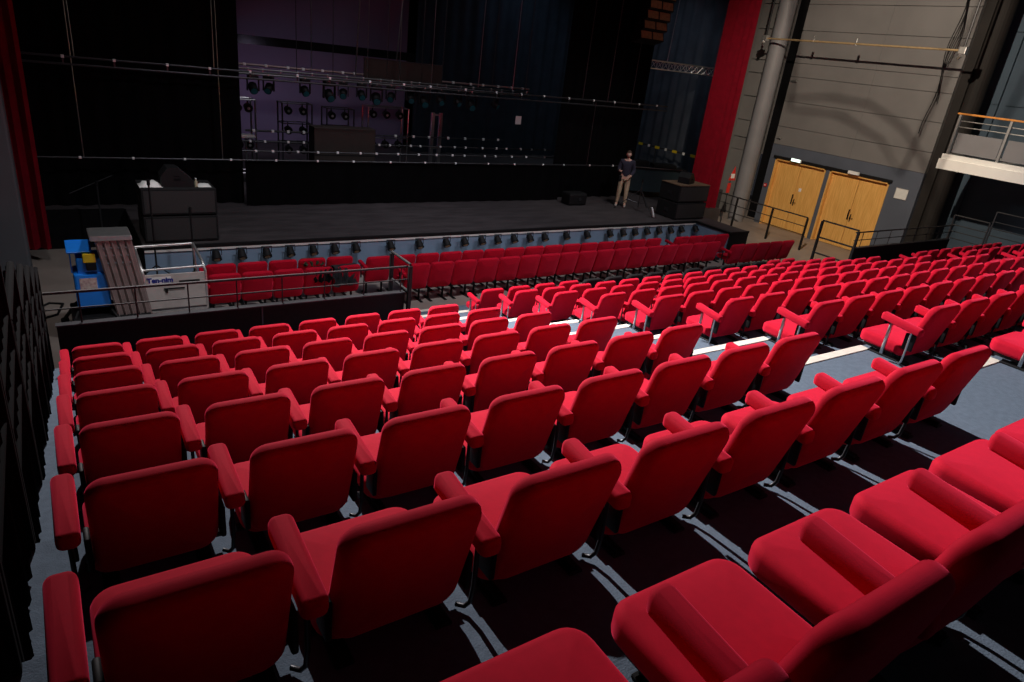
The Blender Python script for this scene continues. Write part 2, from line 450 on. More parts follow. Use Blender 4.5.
# floor railing by the doors
t = thing('door_railing', 'long dark tube railing on the floor before the first oak door', 'railing', (20.7, 14.7, 0))
for y in (15.78, 14.24, 12.86):
    b2 = B(); box(b2, -.03, .03, y - 14.73, y - 14.67, 0, 1.08, bev=.006, seg=1); obj('post', b2, BLKM, t)
for z, r in ((1.1, .022), (.8, .014), (.52, .014)):
    b2 = B(); tube(b2, [(0, 12.86 - 14.7, z), (0, 16.65 - 14.7, z)], r, 8); obj('rail', b2, DRKM, t)
# stepped guardrails at both flanks
def guard(x, k, lab, grp, cloth):
    t = thing('guardrail', lab, 'guardrail', (x, Y(k) + .97, T(k)), 0, grp)
    for s in (-.46, .46):
        b2 = B(); box(b2, -.018, .018, s - .018, s + .018, 0, 1.25, bev=.004, seg=1); obj('post', b2, BLKC if cloth else DRKM, t)
    for z in (1.25, .99, .81, .62):
        b2 = B(); tube(b2, [(0, -.46, z), (0, .46, z)], .02 if z > 1.2 else .013, 8); obj('rail', b2, BLKC if cloth else PIPE, t)
    if cloth:
        b2 = B(); N = 30; top = []; bot = []
        for i in range(N + 1):
            yy = -.48 + .96 * i / N; w = .022 * math.sin(i * 1.45 + k)
            top.append(b2.verts.new((-.02 + w, yy, 1.235))); bot.append(b2.verts.new((-.02 + w * 1.3, yy, .02)))
        for i in range(N): b2.faces.new((top[i], top[i + 1], bot[i + 1], bot[i]))
        bmesh.ops.solidify(b2, geom=b2.faces[:], thickness=.006)
        obj('black_cloth', b2, BLKC, t, True)
    return t
for k in range(0, 8):
    guard(-.265, k, 'black draped guardrail panel beside the %s row of left seats, counted from barrier' % ORD[k], 'stepped guardrails along the left seats', 1)
for k in range(0, 3):
    guard(21.0, k, 'brown-grey stepped guardrail panel by the far blue wall, %s from its barrier' % ORD[k], 'stepped guardrails along the far right seats', 0)

# ------------------------------------------------------------------ stage
bm = B(); box(bm, 1.3, 16.54, LIP, 30.9, 0, SZ); box(bm, -1.6, 1.3, 17.0, 30.9, 0, SZ); box(bm, 16.54, 17.4, 12.6, 30.9, 0, SZ - .002); box(bm, 17.4, 20.4, 16.2, 18.2, 0, .6); box(bm, 17.4, 24, 18.2, 30.9, 0, SZ - .004)
struct('floor_stage', bm, STG)
bm = B(); box(bm, 1.3, 16.52, LIP - .02, LIP, 0, SZ - .06); box(bm, 16.52, 16.54, 12.6, LIP, 0, SZ - .06); struct('wall_stage_front', bm, BLUEW)
bm = B(); box(bm, 1.28, 16.56, LIP - .05, LIP + .03, SZ - .05, SZ + .012); box(bm, 16.50, 16.60, 12.6, LIP, SZ - .05, SZ + .012); box(bm, 16.5, 17.4, 12.56, 12.6, SZ - .05, SZ + .012); struct('trim_4', bm, BLKM)
bm = B(); box(bm, 1.3, 16.5, LIP - .045, LIP - .02, SZ - .10, SZ - .052); struct('trim_5', bm, WHT)
bm = B(); box(bm, 1.28, 1.3, LIP, 17.0, 0, SZ - .01); box(bm, -1.6, 1.28, 16.98, 17.0, 0, SZ + .005); struct('trim_7', bm, BLKC)
bm = B(); box(bm, 16.54, 17.4, 12.58, 12.6, 0, SZ - .05); struct('trim_6', bm, BLKM)
# lamps below the stage lip
FX = [2.54, 3.02, 3.51, 3.99, 4.48, 4.95, 5.43, 6.26, 6.98, 7.70, 8.20, 8.69, 9.15, 9.65, 10.14, 10.62, 11.34, 12.06, 12.89, 13.39, 13.85, 14.33, 14.82, 15.31, 15.78, 16.40]
def footlight(loc, label):
    t = thing('stage_lamp', label, 'stage lamp', loc, 0, 'lamps under the stage edge')
    b2 = B(); cyl(b2, (0, .05, .03), (0, -.07, -.10), .07, 14, .095); obj('housing', b2, BLKM, t, True)
    b2 = B(); cyl(b2, (0, -.07, -.10), (0, -.078, -.108), .06, 14, .055); obj('lens', b2, LENS, t)
    b2 = B(); tube(b2, [(-.1, .0, -.03), (-.1, 0, .10), (.1, 0, .10), (.1, 0, -.03)], .009, 6); obj('yoke', b2, BLKM, t)
    return t
f0 = footlight((FX[0], LIP - .15, SZ - .16), 'small black stage lamp under the stage edge, first from its left end')
for i, x in enumerate(FX[1:], 1):
    n = ORD[i] + ' from its left end' if i < 13 else ('last before its right corner' if i == len(FX) - 1 else ORD[len(FX) - 1 - i] + ' from its right corner')
    n = n.replace('first from its right corner', 'second from its right corner') if False else n
    if i >= 13 and i < len(FX) - 1: n = ORD[len(FX) - 1 - i] + ' from its right corner'
    dup(f0, (x, LIP - .15, SZ - .16), 0, 'small black stage lamp under the stage edge, ' + n)

# drapes
def drapery(name, lab, cat, m, x0, x1, y, z0, z1, fold=.12, amp=.05, axis='x', group=None, sway=0., seed=0):
    b2 = B(); L = x1 - x0; N = max(8, int(L / fold * 6)); top = []; mid = []; bot = []
    rr = random.Random(seed); ph = rr.uniform(0, 6)
    def pt(i, z, k):
        u = x0 + L * i / N; w = amp * math.sin(u / fold * 2 * PI + ph) * k + amp * .5 * math.sin(u / fold * 2 * PI * .37 + ph) * k
        return (u, y + w, z) if axis == 'x' else (y + w, u, z)
    rows = []
    for z, k in ((z1, .6), ((z0 + z1) / 2, .9), (z0, 1.15)):
        rows.append([b2.verts.new(pt(i, z, k)) for i in range(N + 1)])
    for a, b in zip(rows, rows[1:]):
        for i in range(N): b2.faces.new((a[i], a[i + 1], b[i + 1], b[i]))
    bmesh.ops.solidify(b2, geom=b2.faces[:], thickness=.01)
    o = obj(name, b2, m, None, True); return tag(o, lab, cat, group)
drapery('house_curtain', 'tall red pleated curtain hanging at the right side of the stage', 'curtain', REDC, 18.75, 20.35, 16.4, .61, CEIL - .05, .26, .085, seed=1)
drapery('house_curtain', 'tall dark red pleated curtain at the left edge of the stage', 'curtain', REDC, -.62, -.16, 16.0, .3, CEIL - .05, .2, .06, seed=2)
drapery('black_drape', 'wide black curtain closing the left part of the stage', 'stage curtain', BLKC, -1.9, 3.92, 17.35, SZ + .01, CEIL - .05, .4, .04, seed=3)
drapery('black_drape', 'tall black curtain between the grey backstage and the side wing', 'stage curtain', BLKC, 13.3, 16.75, 17.35, SZ + .01, CEIL - .05, .4, .04, seed=4)
drapery('black_drape', 'low black cloth hanging from the pipe across the stage', 'stage curtain', BLKC, 3.9, 13.4, 17.0, SZ + .01, 1.93, .5, .02, seed=5)
drapery('navy_drape', 'dark navy pleated backdrop right of the violet screen', 'backdrop', NAVY, 12.3, 21.4, 25.5, SZ + .01, CEIL - .05, .55, .08, seed=6)
drapery('side_drape', 'grey-blue pleated drape along the far right stage wing', 'backdrop', mat('slate_drape', (.10, .12, .16), .9, noise=.25, nscale=1.5, spec=.1), 18.6, 30.5, 21.9, SZ + .01, CEIL - .05, .5, .07, axis='y', seed=8)
bm = B(); box(bm, 3.5, 12.6, 27.0, 27.04, SZ + .05, CEIL - .6)
tag(obj('backdrop_screen', bm, PURP), 'large grey-violet backdrop screen at the back of the stage', 'backdrop')
bm = B(); box(bm, 4.9, 11.5, 23.95, 24.05, 4.30, 4.56)
tag(obj('border_drape', bm, BLKC), 'long black border strip hanging before the violet screen', 'border')
# left proscenium pier
bm = B(); box(bm, -2.1, -.5, 14.6, 15.2, 0, CEIL, bev=.04); struct('column_3', bm, mat('pier_grey', (.09, .095, .11), .8, noise=.15, nscale=1))
bm = B(); box(bm, -2.1, -1.05, 12.2, 14.6, 0, CEIL, bev=.03); struct('column_4', bm, WALLX)

# rigging bars with clamps
def bar(lab, x0, x1, y, z, r=.024, clamps=8, double=0, m=DRKM, grp='rigging bars across the stage', cs=.05):
    t = thing('hanging_bar', lab, 'rigging bar', (x0, y, z), 0, grp)
    b2 = B(); tube(b2, [(0, 0, 0), (x1 - x0, 0, 0)], r, 8)
    if double: tube(b2, [(0, 0, -double), (x1 - x0, 0, -double)], r, 8)
    obj('tube', b2, m, t)
    rr = random.Random(int(x0 * 7 + y * 13 + z * 5))
    for i in range(clamps):
        u = (x1 - x0) * (i + .5) / clamps + rr.uniform(-.12, .12)
        b2 = B(); box(b2, u - cs, u + cs, -cs * .8, cs * .8, -cs, cs, bev=.012); obj('clamp', b2, WTAPE, t)  # clamps coloured white to stand in for metal glints
        if double:
            b2 = B(); box(b2, u - .015, u + .015, -.015, .015, -double, 0); obj('spacer', b2, m, t)
    return t
bar('low rigging bar with bright clamps above the low black cloth', -.9, 15.95, 16.9, 1.97, .018, 17, cs=.027)
bar('twin high rigging bar spanning the whole stage front', -.9, 17.4, 16.9, 3.93, .022, 20, double=.14, cs=.03)
bar('rigging bar just behind the low black cloth, closest to it', 4.0, 14.2, 18.0, 2.0, .02, 18, cs=.032)
bar('rigging bar behind the flight case, second behind the black cloth', 4.3, 14.9, 19.62, 1.99, .02, 20, cs=.032)
bar('short rigging bar with bright clamps deep on stage', 9.2, 13.9, 21.2, 2.05, .02, 7, cs=.04)
bar('short rigging bar behind the small lamp rack at left', 4.9, 6.9, 21.2, 2.05, .03, 4, cs=.04)
bar('high lamp bar carrying the hanging moving lights', 4.3, 13.6, 19.5, 3.84, .026, 20, double=.12, m=CHR, cs=.027)
bar('high rigging bar behind the moving lights', 4.6, 14.6, 21.0, 3.86, .03, 18, m=MAST, cs=.04)
bar('short pale rigging bar below the hung brown board', 8.3, 10.3, 19.75, 3.70, .02, 3, m=ALU, cs=.03)
# steel cables
def wire(lab, x, y, z0, z1, dx=0., r=.012, m=DRKM, grp='thin rigging cables'):
    b2 = B(); tube(b2, [(x + dx, y, z1), (x, y, z0)], r, 5)
    return tag(obj('rigging_cable', b2, m), lab, 'cable', grp)
wires = [(.64, 16.9, 1.99, 0), (.70, 16.9, 3.95, -.05), (3.38, 16.9, 1.99, 0), (3.30, 16.9, 3.95, .04)]
for i, (x, y, z, dx) in enumerate(wires):
    wire('thin cable on the left black curtain, %s from the red curtain' % ORD[i], x, y, z, CEIL, dx, .011, CHR)
xs = [5.9, 6.3, 6.9, 7.9, 8.5, 8.9, 9.6, 9.95, 10.3, 11.6, 12.1, 12.9, 13.4]
for i, x in enumerate(xs):
    wire('thin steel cable above the lamp bar, %s from the left' % ORD[i], x, 19.5, 3.86, CEIL, random.uniform(-.03, .03), .011, CHR if i % 2 else DRKM)
wire('thick slanting grey cable rising from the brown board', 9.05, 20.1, 4.36, CEIL, .4, .02, CHR)
wire('thick grey cable hanging left of the brown board', 7.55, 19.5, 3.86, CEIL, .25, .02, CHR)
for i, x in enumerate((13.75, 14.75, 15.75)):
    wire('thin cable in front of the right black curtain, %s from the violet side' % ORD[i], x, 16.9, 3.95, CEIL, .0, .011, DRKM)
wire('thin cable from the high bar down to the low bar', 14.3, 16.9, 1.99, 3.9, 0, .008)
for i, x in enumerate((17.7, 18.6)):
    wire('cable in the grey right wing, %s from the black curtain' % ORD[i], x, 18.5, 5.3, CEIL, .12, .014, CHR)

# box truss in the right wing
t = thing('hanging_truss', 'short silver lattice truss hanging in the right wing', 'truss', (17.3, 18.6, 5.2))
b2 = B()
for dz, dy in ((.0, 0), (.0, .25), (-.26, .12)): tube(b2, [(0, dy, dz + .1), (4.3, dy, dz + .1)], .022, 8)
obj('chord', b2, ALU, t)
b2 = B()
for i in range(14):
    x = i * .3
    tube(b2, [(x, 0, .1), (x + .15, .12, -.16), (x + .3, 0, .1)], .011, 6); tube(b2, [(x, .25, .1), (x + .15, .12, -.16), (x + .3, .25, .1)], .011, 6)
obj('lattice', b2, ALU, t)
# hung board, flight case
t = thing('hanging_board', 'dark brown flat board flown above the moving lights', 'board', (9.27, 20, 4.06))
simple('panel', BRNB, t, (-1.27, 1.27, -.03, .03, -.30, .30)); simple('edge_strip', DRKM, t, (-1.28, 1.28, -.035, .035, .30, .325), label='pale top edge')
t = thing('equipment_case', 'wide dark brown equipment case on stage behind the low bars', 'case', (7.11, 19.0, SZ))
simple('body', BRNB, t, (-.9, .9, 0, .5, .12, 1.66), bev=.02)
simple('edge_trim', BLKM, t, (-.91, .91, -.01, .51, .9, .93), (-.91, .91, -.01, .51, .12, .15))
for sx in (-.75, .75):
    for sy in (.08, .42):
        b2 = B(); cyl(b2, (sx - .02, sy, .06), (sx + .02, sy, .06), .06, 12); obj('caster', b2, BLKM, t)
# moving lights under the lamp bar
def moving(loc, lab, m=TEAL, s=1.):
    t = thing('hanging_light', lab, 'stage light', loc, 0, 'moving lights on the high lamp bar'); t.scale = (s, s, s)
    simple('base', BLKM, t, (-.13, .13, -.1, .1, -.14, -.03), bev=.015)
    b2 = B(); tube(b2, [(0, 0, -.05), (0, 0, .02)], .03, 8); obj('clamp', b2, ALU, t)
    simple('yoke', BLKM, t, (-.16, -.13, -.04, .04, -.42, -.1), (.13, .16, -.04, .04, -.42, -.1), bev=.008)
    b2 = B(); cyl(b2, (0, .1, -.30), (0, -.10, -.42), .12, 16, .105); h = obj('head', b2, BLKM, t, True)
    b2 = B(); cyl(b2, (0, -.10, -.42), (0, -.112, -.427), .085, 16); obj('lens', b2, m, h)
    return t
ml = [4.75, 5.15, 6.12, 6.8, 7.2, 7.75, 8.2, 8.65, 9.3, 9.75, 10.3, 10.9, 11.4, 12.3]
m0 = None
for i, x in enumerate(ml):
    lab = 'moving head stage light hanging from the high lamp bar, %s from the left' % ORD[i]
    s = 1.15 if i % 3 == 0 else .95
    if i == 0: m0 = moving((x, 19.5, 3.72), lab)
    else: dup(m0, (x, 19.5, 3.72), random.uniform(-.6, .6), lab, scale=(s, s, s))
# lamp racks and frames deep on stage
def rack(lab, x0, x1, y, z1, m, shelves=3, lamps=True):
    w = x1 - x0; t = thing('lamp_rack', lab, 'rack', (x0, y, SZ)); h = z1 - SZ
    for sx in (0, w):
        for sy in (0, .5):
            b2 = B(); cyl(b2, (sx, sy, 0), (sx, sy, h), .025, 8); obj('upright', b2, m, t)
    for i in range(shelves + 1):
        z = .15 + (h - .16) * i / shelves
        b2 = B(); tube(b2, [(0, 0, z), (w, 0, z)], .018, 6); tube(b2, [(0, .5, z), (w, .5, z)], .018, 6); tube(b2, [(0, 0, z), (0, .5, z)], .018, 6); tube(b2, [(w, 0, z), (w, .5, z)], .018, 6); obj('rail', b2, m, t)
        if lamps and i > 0:
            for j in range(max(2, int(w / .38))):
                u = w * (j + .5) / max(2, int(w / .38))
                b2 = B(); cyl(b2, (u, .3, z - .2), (u, .12, z - .24), .1, 12, .12); cyl(b2, (u, .25, z), (u, .25, z - .12), .02, 6); hd = obj('stored_lamp', b2, BLKM, t, True)
                b2 = B(); cyl(b2, (u, .115, z - .241), (u, .105, z - .243), .04, 10); obj('lens', b2, ALU, hd)
    return t
rack('small lamp rack before the violet screen, third rack from the left curtain', 6.2, 7.12, 22, 2.80, DRKM)
rack('lamp rack with pale top rail beside the left black curtain', 4.4, 4.98, 20.3, 3.0, CHR, 2)
rack('lamp rack standing behind the equipment case', 7.6, 8.5, 22, 2.72, DRKM)
rack('tall white tube frame rack deep in the middle of the stage', 8.75, 10.15, 21.4, 2.90, CHR, 2, True)
t = thing('scaffold_post', 'pair of pale upright posts right of the white tube rack', 'post', (11.1, 21.3, SZ))
for dx in (-.1, .2):
    b2 = B(); box(b2, dx - .06, dx + .06, -.05, .05, 0, 2.0, bev=.01); obj('upright', b2, CHR, t)
simple('foot', DRKM, t, (-.3, .4, -.3, .3, 0, .03)); simple('cross_tie', CHR, t, (-.1, .2, -.02, .02, 1.9, 1.96), (-.1, .2, -.02, .02, .8, .86))
t = thing('work_lamp', 'small pale flood lamp lying on the left rigging bar', 'lamp', (4.75, 20.0, 2.02))
simple('shade', WHT, t, (-.35, .1, -.12, .12, 0, .09), bev=.03); simple('bracket', CHR, t, (-.14, -.1, -.02, .02, -1.16, .0)); simple('base', BLKM, t, (-.4, .15, -.2, .2, -1.17, -1.14))
# white square note pinned on the navy backdrop
t = thing('hanging_sheet', 'small pale square sheet hanging before the navy backdrop', 'sheet', (13.19, 19.4, 2.96))
simple('sheet', WTAPE, t, (-.11, .11, -.005, .005, -.13, .13)); b2 = B(); tube(b2, [(0, 0, .13), (0, 0, .75)], .006, 5); obj('string', b2, DRKM, t)

# rail with yellow and white marks along the right wing
t = thing('marked_rail', 'dark rail with yellow and white tape marks in the right wing', 'rail', (21.3, 21.9, 2.05))
b2 = B(); tube(b2, [(0, -3.9, 0), (0, 1.4, 0)], .025, 8); obj('tube', b2, DRKM, t)
for i in range(10):
    y = -3.6 + i * .5
    b2 = B(); box(b2, -.05, -.02, y - (.12 if i % 2 else .05), y + (.12 if i % 2 else .05), -.05, .05); obj('tape_mark', b2, YEL if i % 2 else WTAPE, t)
for y in (-3.5, -1, 1.2):
    b2 = B(); cyl(b2, (0, y, SZ - 2.05), (0, y, 0), .02, 8); obj('post', b2, DRKM, t)

# line array loudspeaker
t = thing('line_array', 'curved hanging line array loudspeaker with brown grilles above the right curtain', 'loudspeaker', (16.0, 16.55, 7.0))
zz = 1.2; ang = 0
for i in range(9):
    M = Matrix.Translation((0, .02 * i * i * .25, zz)) @ Matrix.Rotation(math.radians(-2.2 * i), 4, 'X')
    b2 = B(); box(b2, -.5, .5, -.12, .32, -.13, .13, bev=.015, M=M); c = obj('cabinet', b2, BLKM, t)
    b2 = B()
    for (a, b) in ((-.46, -.03), (.03, .46)): box(b2, a, b, -.13, -.118, -.105, .105, M=M)
    obj('grille', b2, ARRB, c)
    zz -= .285
b2 = B(); cyl(b2, (-.3, .1, 1.3), (-.3, .1, 2.6), .012, 6); cyl(b2, (.3, .1, 1.3), (.3, .1, 2.6), .012, 6); box(b2, -.5, .5, -.05, .3, 1.33, 1.38); obj('flying_frame', b2, DRKM, t)

# subwoofer stacks
def sub(name, lab, x0, x1, y0, y1, z0, z1, feet=True):
    t = thing(name, lab, 'loudspeaker', ((x0 + x1) / 2, y0, z0)); w = (x1 - x0) / 2; d = y1 - y0; h = z1 - z0
    simple('cabinet', BLKF, t, (-w, w, 0, d, .02, h), bev=.015)
    simple('grille', mat('black_grille', (.02, .02, .021), .7, noise=.4, nscale=90), t, (-w + .04, w - .04, -.008, .0, .06, h - .04))
    simple('handle', DRKM, t, (-w - .006, -w, d * .4, d * .6, h * .4, h * .6), (w, w + .006, d * .4, d * .6, h * .4, h * .6))
    for s in (-1, 1):
        simple('foot', BLKM, t, (s * w * .8 - .03, s * w * .8 + .03, .05, d - .05, 0, .02))
    return t
sub('subwoofer', 'black subwoofer on the left stage edge, bottom of its stack', 1.36, 2.68, 14.15, 15.0, SZ, SZ + .52)
sub('subwoofer', 'black subwoofer on the left stage edge, top of its stack', 1.36, 2.68, 14.15, 15.0, SZ + .53, SZ + 1.05)
sub('subwoofer', 'black subwoofer on the right stage edge, bottom of its stack', 15.75, 17.05, 14.12, 14.95, SZ, SZ + .52)
sub('subwoofer', 'black subwoofer on the right stage edge, top of its stack', 15.75, 17.05, 14.12, 14.95, SZ + .53, SZ + 1.04)
t = thing('top_board', 'thin brown board lying on the right subwoofer stack', 'board', (16.4, 14.5, SZ + 1.04)); simple('board', mat('brown_ply', (.16, .10, .06), .6, noise=.2, nscale=8), t, (-.66, .66, -.38, .42, 0, .025))
def wedge(lab, loc, rz, s=1.):
    t = thing('stage_monitor', lab, 'loudspeaker', loc, rz); t.scale = (s, s, s)
    b2 = B(); pr = [(-.28, 0), (.28, 0), (.28, .12), (.02, .36), (-.16, .36), (-.28, .2)]
    A = [b2.verts.new((x, -.2, z)) for x, z in pr]; Bv = [b2.verts.new((x, .2, z)) for x, z in pr]
    b2.faces.new(A); b2.faces.new(Bv[::-1])
    for i in range(6): b2.faces.new((A[i], Bv[i], Bv[(i + 1) % 6], A[(i + 1) % 6]))
    obj('cabinet', b2, BLKM, t)
    simple('handle', BLKC, t, (-.06, .06, -.208, -.198, .13, .17), (-.05, .05, -.206, -.198, .20, .215))
    b2 = B(); M = Matrix.Translation((.15, 0, .243)) @ Matrix.Rotation(math.radians(42.7), 4, 'Y'); box(b2, -.15, .15, -.17, .17, -.0, .008, M=M); obj('grille', b2, DRKM, t)
    return t
wedge('black wedge monitor on top of the left subwoofer stack', (2.02, 14.5, SZ + 1.05), 0)
wedge('black wedge monitor on top of the right subwoofer stack', (16.35, 14.5, SZ + 1.065), .4, .9)
def towel(lab, loc, w, d, h, seed):
    rr = random.Random(seed); b2 = B(); N = 10; G = {}
    for i in range(N + 1):
        for j in range(7):
            e = min(i, N - i) / 2.5; f = min(j, 6 - j) / 1.5; k = min(1, e) * min(1, f)
            G[i, j] = b2.verts.new(((i / N - .5) * w, (j / 6 - .5) * d, h * k * (1 + .25 * rr.uniform(-1, 1)) + .004))
    for i in range(N):
        for j in range(6): b2.faces.new((G[i, j], G[i + 1, j], G[i + 1, j + 1], G[i, j + 1]))
    r = bmesh.ops.extrude_face_region(b2, geom=b2.faces[:])
    for v in [g for g in r['geom'] if isinstance(g, bmesh.types.BMVert)]: v.co.z = 0
    o = obj('towel', b2, WHT, None, True); o.location = loc; return tag(o, lab, 'towel')
towel('crumpled white towel on the left subwoofer stack, left of the wedge', (1.56, 14.45, SZ + 1.052), .40, .34, .08, 1)
towel('flat white towel on the left subwoofer stack, right of the wedge', (2.50, 14.45, SZ + 1.052), .24, .34, .025, 2)
t = thing('bottle', 'small plastic bottle between wedge and flat towel, left speaker stack', 'bottle', (2.35, 14.32, SZ + 1.052))
b2 = B(); tube(b2, [(0, 0, 0), (0, 0, .1), (0, 0, .13), (0, 0, .15)], .03, 12, True, [.03, .03, .015, .014]); obj('body', b2, mat('dull_plastic', (.35, .32, .22), .3, noise=.1), t, True)
b2 = B(); cyl(b2, (0, 0, .15), (0, 0, .17), .017, 10); obj('cap', b2, WHT, t)

# stands
def tripod(name, lab, loc, h, spread, m, cat='stand', boom=False, rz=0):
    t = thing(name, lab, cat, loc, rz)
    b2 = B(); cyl(b2, (0, 0, .12), (0, 0, h), .016, 8); obj('pole', b2, m, t)
    for i in range(3):
        a = i * 2 * PI / 3 + .4
        b2 = B(); tube(b2, [(0, 0, spread * .9), (math.cos(a) * spread, math.sin(a) * spread, .01)], .012, 6); obj('leg', b2, m, t)
        b2 = B(); tube(b2, [(0, 0, .25), (math.cos(a) * spread * .5, math.sin(a) * spread * .5, spread * .45)], .008, 6); obj('brace', b2, m, t)
    b2 = B(); cyl(b2, (0, 0, h - .1), (0, 0, h), .028, 10); obj('collar', b2, BLKM, t)
    if boom:
        b2 = B(); tube(b2, [(-.5, 0, h - .25), (.3, 0, h + .12)], .009, 6); obj('boom', b2, m, t)
    return t
tripod('speaker_stand', 'black tripod stand before the left speaker stack, nearer the mast', (1.42, 13.35, 0), 2.25, .75, BLKM)
tripod('speaker_stand', 'black tripod stand before the left speaker stack, nearer the lamps', (2.05, 13.3, 0), 1.75, .6, BLKM, rz=.5)
tripod('microphone_stand', 'dark microphone stand before the left black curtain', (.78, 16.3, 0), 1.6, .3, DRKM, boom=True)
tripod('microphone_stand', 'thin dark tripod stand in front of the person on stage', (15.35, 15.35, SZ), 1.0, .75, DRKM)
t = thing('dark_console', 'dark equipment table with long grey bar behind the right speakers', 'table', (18.3, 18.0, SZ - .004), -.35)
simple('tabletop', BLKM, t, (-1.3, 1.3, -.3, .3, .85, .92)); simple('cloth_front', mat('teal_black_cloth', (.015, .03, .04), .9, noise=.2), t, (-1.25, 1.25, -.26, -.24, .05, .85))
simple('front_bar', CHR, t, (-1.3, 1.1, -.33, -.31, .90, .925)); simple('equipment', BLKM, t, (-1.1, -.2, -.2, .2, .92, 1.12), (0, .9, -.2, .2, .92, 1.05), bev=.02)
for s in (-1.2, 1.2):
    b2 = B(); cyl(b2, (s, 0, 0), (s, 0, .85), .03, 8); obj('leg', b2, BLKM, t)
t = thing('tube_light', 'short white tube standing on the stage by the right speakers', 'tube', (15.25, 14.5, SZ), 0)
b2 = B(); cyl(b2, (0, 0, .0), (-.1, .05, .30), .028, 10); obj('tube', b2, WTAPE, t); simple('foot', BLKM, t, (-.05, .05, -.05, .05, 0, .02))
# dark amp case on stage at left of person
t = thing('floor_monitor', 'low dark rounded case on the stage left of the person', 'case', (13.6, 16.4, SZ))
simple('body', BLKM, t, (-.35, .35, -.2, .25, 0, .38), bev=.06); b2 = B(); cyl(b2, (.05, -.2, .2), (.05, -.22, .2), .05, 12); obj('knob', b2, DRKM, t)

# warning signs on the wall by the column
t = thing('warning_sign', 'red and white triangular warning sign by the column', 'sign', (20.75, 16.3, 1.62))
b2 = B(); va = [[b2.verts.new((x, yy, z)) for x, z in ((-.18, 0), (.18, 0), (.05, .5))] for yy in (-.025, -.005)]; b2.faces.new(va[0]); b2.faces.new(va[1][::-1])
for q in range(3): b2.faces.new((va[0][q], va[0][(q + 1) % 3], va[1][(q + 1) % 3], va[1][q]))
obj('triangle', b2, SIGNR, t)
simple('white_panel', WTAPE, t, (-.09, .1, -.03, -.005, .08, .24)); simple('lower_plate', SIGNR, t, (-.15, .02, -.02, .0, -.45, -.1)); b2 = B(); cyl(b2, (-.03, .01, -1.62), (-.03, .01, .05), .015, 8); obj('post', b2, DRKM, t)

# ------------------------------------------------------------------ wall lighting bar at the right
t = thing('wall_lighting_bar', 'long pale pipe hung along the grey right wall with end fixings', 'lighting bar', (21.35, 13.5, 6.44))
b2 = B(); tube(b2, [(0, -3.4, 0), (0, 3.35, 0)], .03, 10); obj('tube', b2, BRNZ, t, True)
for y in (-3.35, 3.25):
    b2 = B(); cyl(b2, (0, y, 0), (0, y, CEIL - 6.48), .03, 8); obj('drop_tube', b2, DRKM, t)
    b2 = B(); box(b2, -.08, .08, y - .1, y + .1, -.1, .1, bev=.02); cyl(b2, (-.05, y, -.12), (.05, y + .1, -.2), .05, 8); obj('clamp', b2, ALU, t)
for y in (-.15, 1.35):
    b2 = B(); box(b2, -.025, .025, y - .03, y + .03, -.05, .16, bev=.008); obj('hook', b2, ALU, t)
# coiled cables beside the dark recess
b2 = B()
for i in range(3):
    pts = [(22.66 - .03 * i, 11.05 + .07 * math.sin(j * .9 + i) + .05 * i, 8.6 - j * .32) for j in range(9 + i * 3)]
    tube(b2, pts, .016, 6)
tag(obj('hanging_cable', b2, BLKM, None, True), 'tangled dark cables hanging down the right wall end by the balcony', 'cable')
b2 = B(); tube(b2, [(22.77, 16.3 - .0, 3.2), (22.72, 16.1, 3.2)], .02, 6); tube(b2, [(22.75, 16.3, 5.2), (22.7, 16.05, 5.2)], .03, 6)
tag(obj('wall_bracket', b2, ALU), 'small metal brackets on the wall edge next to the column', 'bracket')

# ------------------------------------------------------------------ balcony
bm = B(); box(bm, 21.5, 24, -5, 9.82, 3.34, 3.74, bev=.01, seg=1); box(bm, 21.44, 21.5, -5, 9.84, 3.32, 3.60); struct('floor_balcony', bm, FASC)
t = thing('balcony_railing', 'steel balcony railing with orange wooden handrail and grey infill panels', 'railing', (21.56, 9.7, 3.74))
OAKR = mat('orange_wood_rail', (.75, .30, .06), .4, noise=.2, nscale=12)
b2 = B(); box(b2, -.04, .04, -12, .1, 1.08, 1.13, bev=.015); obj('handrail', b2, OAKR, t)
for z in (.92, .76):
    b2 = B(); tube(b2, [(0, -12, z), (0, .0, z)], .014, 8); obj('rod', b2, ALU, t)
i = 0; y = 0.
while y > -11:
    b2 = B(); box(b2, -.05, -.02, y - .035, y + .035, -.16, 1.08, bev=.006, seg=1); box(b2, .0, .03, y - .035, y + .035, -.0, 1.08, bev=.006, seg=1); obj('post', b2, ALU, t)
    b2 = B(); box(b2, .005, .02, y - 1.24, y - .07, .06, .60, bev=.003, seg=1); obj('infill_panel', b2, COLG, t)
    y -= 1.31

# ------------------------------------------------------------------ personnel lift on the floor
t = thing('personnel_lift', 'blue personnel lift with ribbed mast and silver platform cage', 'lift', (0, 12.0, 0))
def lean(bm):
    for v in bm.verts: v.co.x += -.10 + .15 * (1.75 - v.co.z)
    return bm
simple('power_unit', BLUE, t, (.10, .56, -.25, .25, .55, 1.12), bev=.03, label='bright blue housing')
simple('battery_box', BLUE, t, (.16, .58, -.2, .25, 1.1, 1.36), bev=.02)
M = Matrix.Translation((.22, -.1, 1.52)) @ Matrix.Rotation(math.radians(28), 4, 'X')
b2 = B(); box(b2, -.17, .16, -.14, .14, -.015, .015, bev=.008, M=M); obj('tilted_lid', b2, BLUE, t, label='light blue open lid')
simple('lid_stay', BLUE, t, (.08, .10, -.1, -.06, 1.1, 1.52), (.33, .36, .0, .05, 1.1, 1.5))
simple('control_box', YEL, t, (.25, .42, -.27, -.2, 1.30, 1.44), bev=.01, label='yellow control box')
simple('control_lever', BLKM, t, (.28, .42, -.28, -.2, 1.18, 1.30), bev=.01)
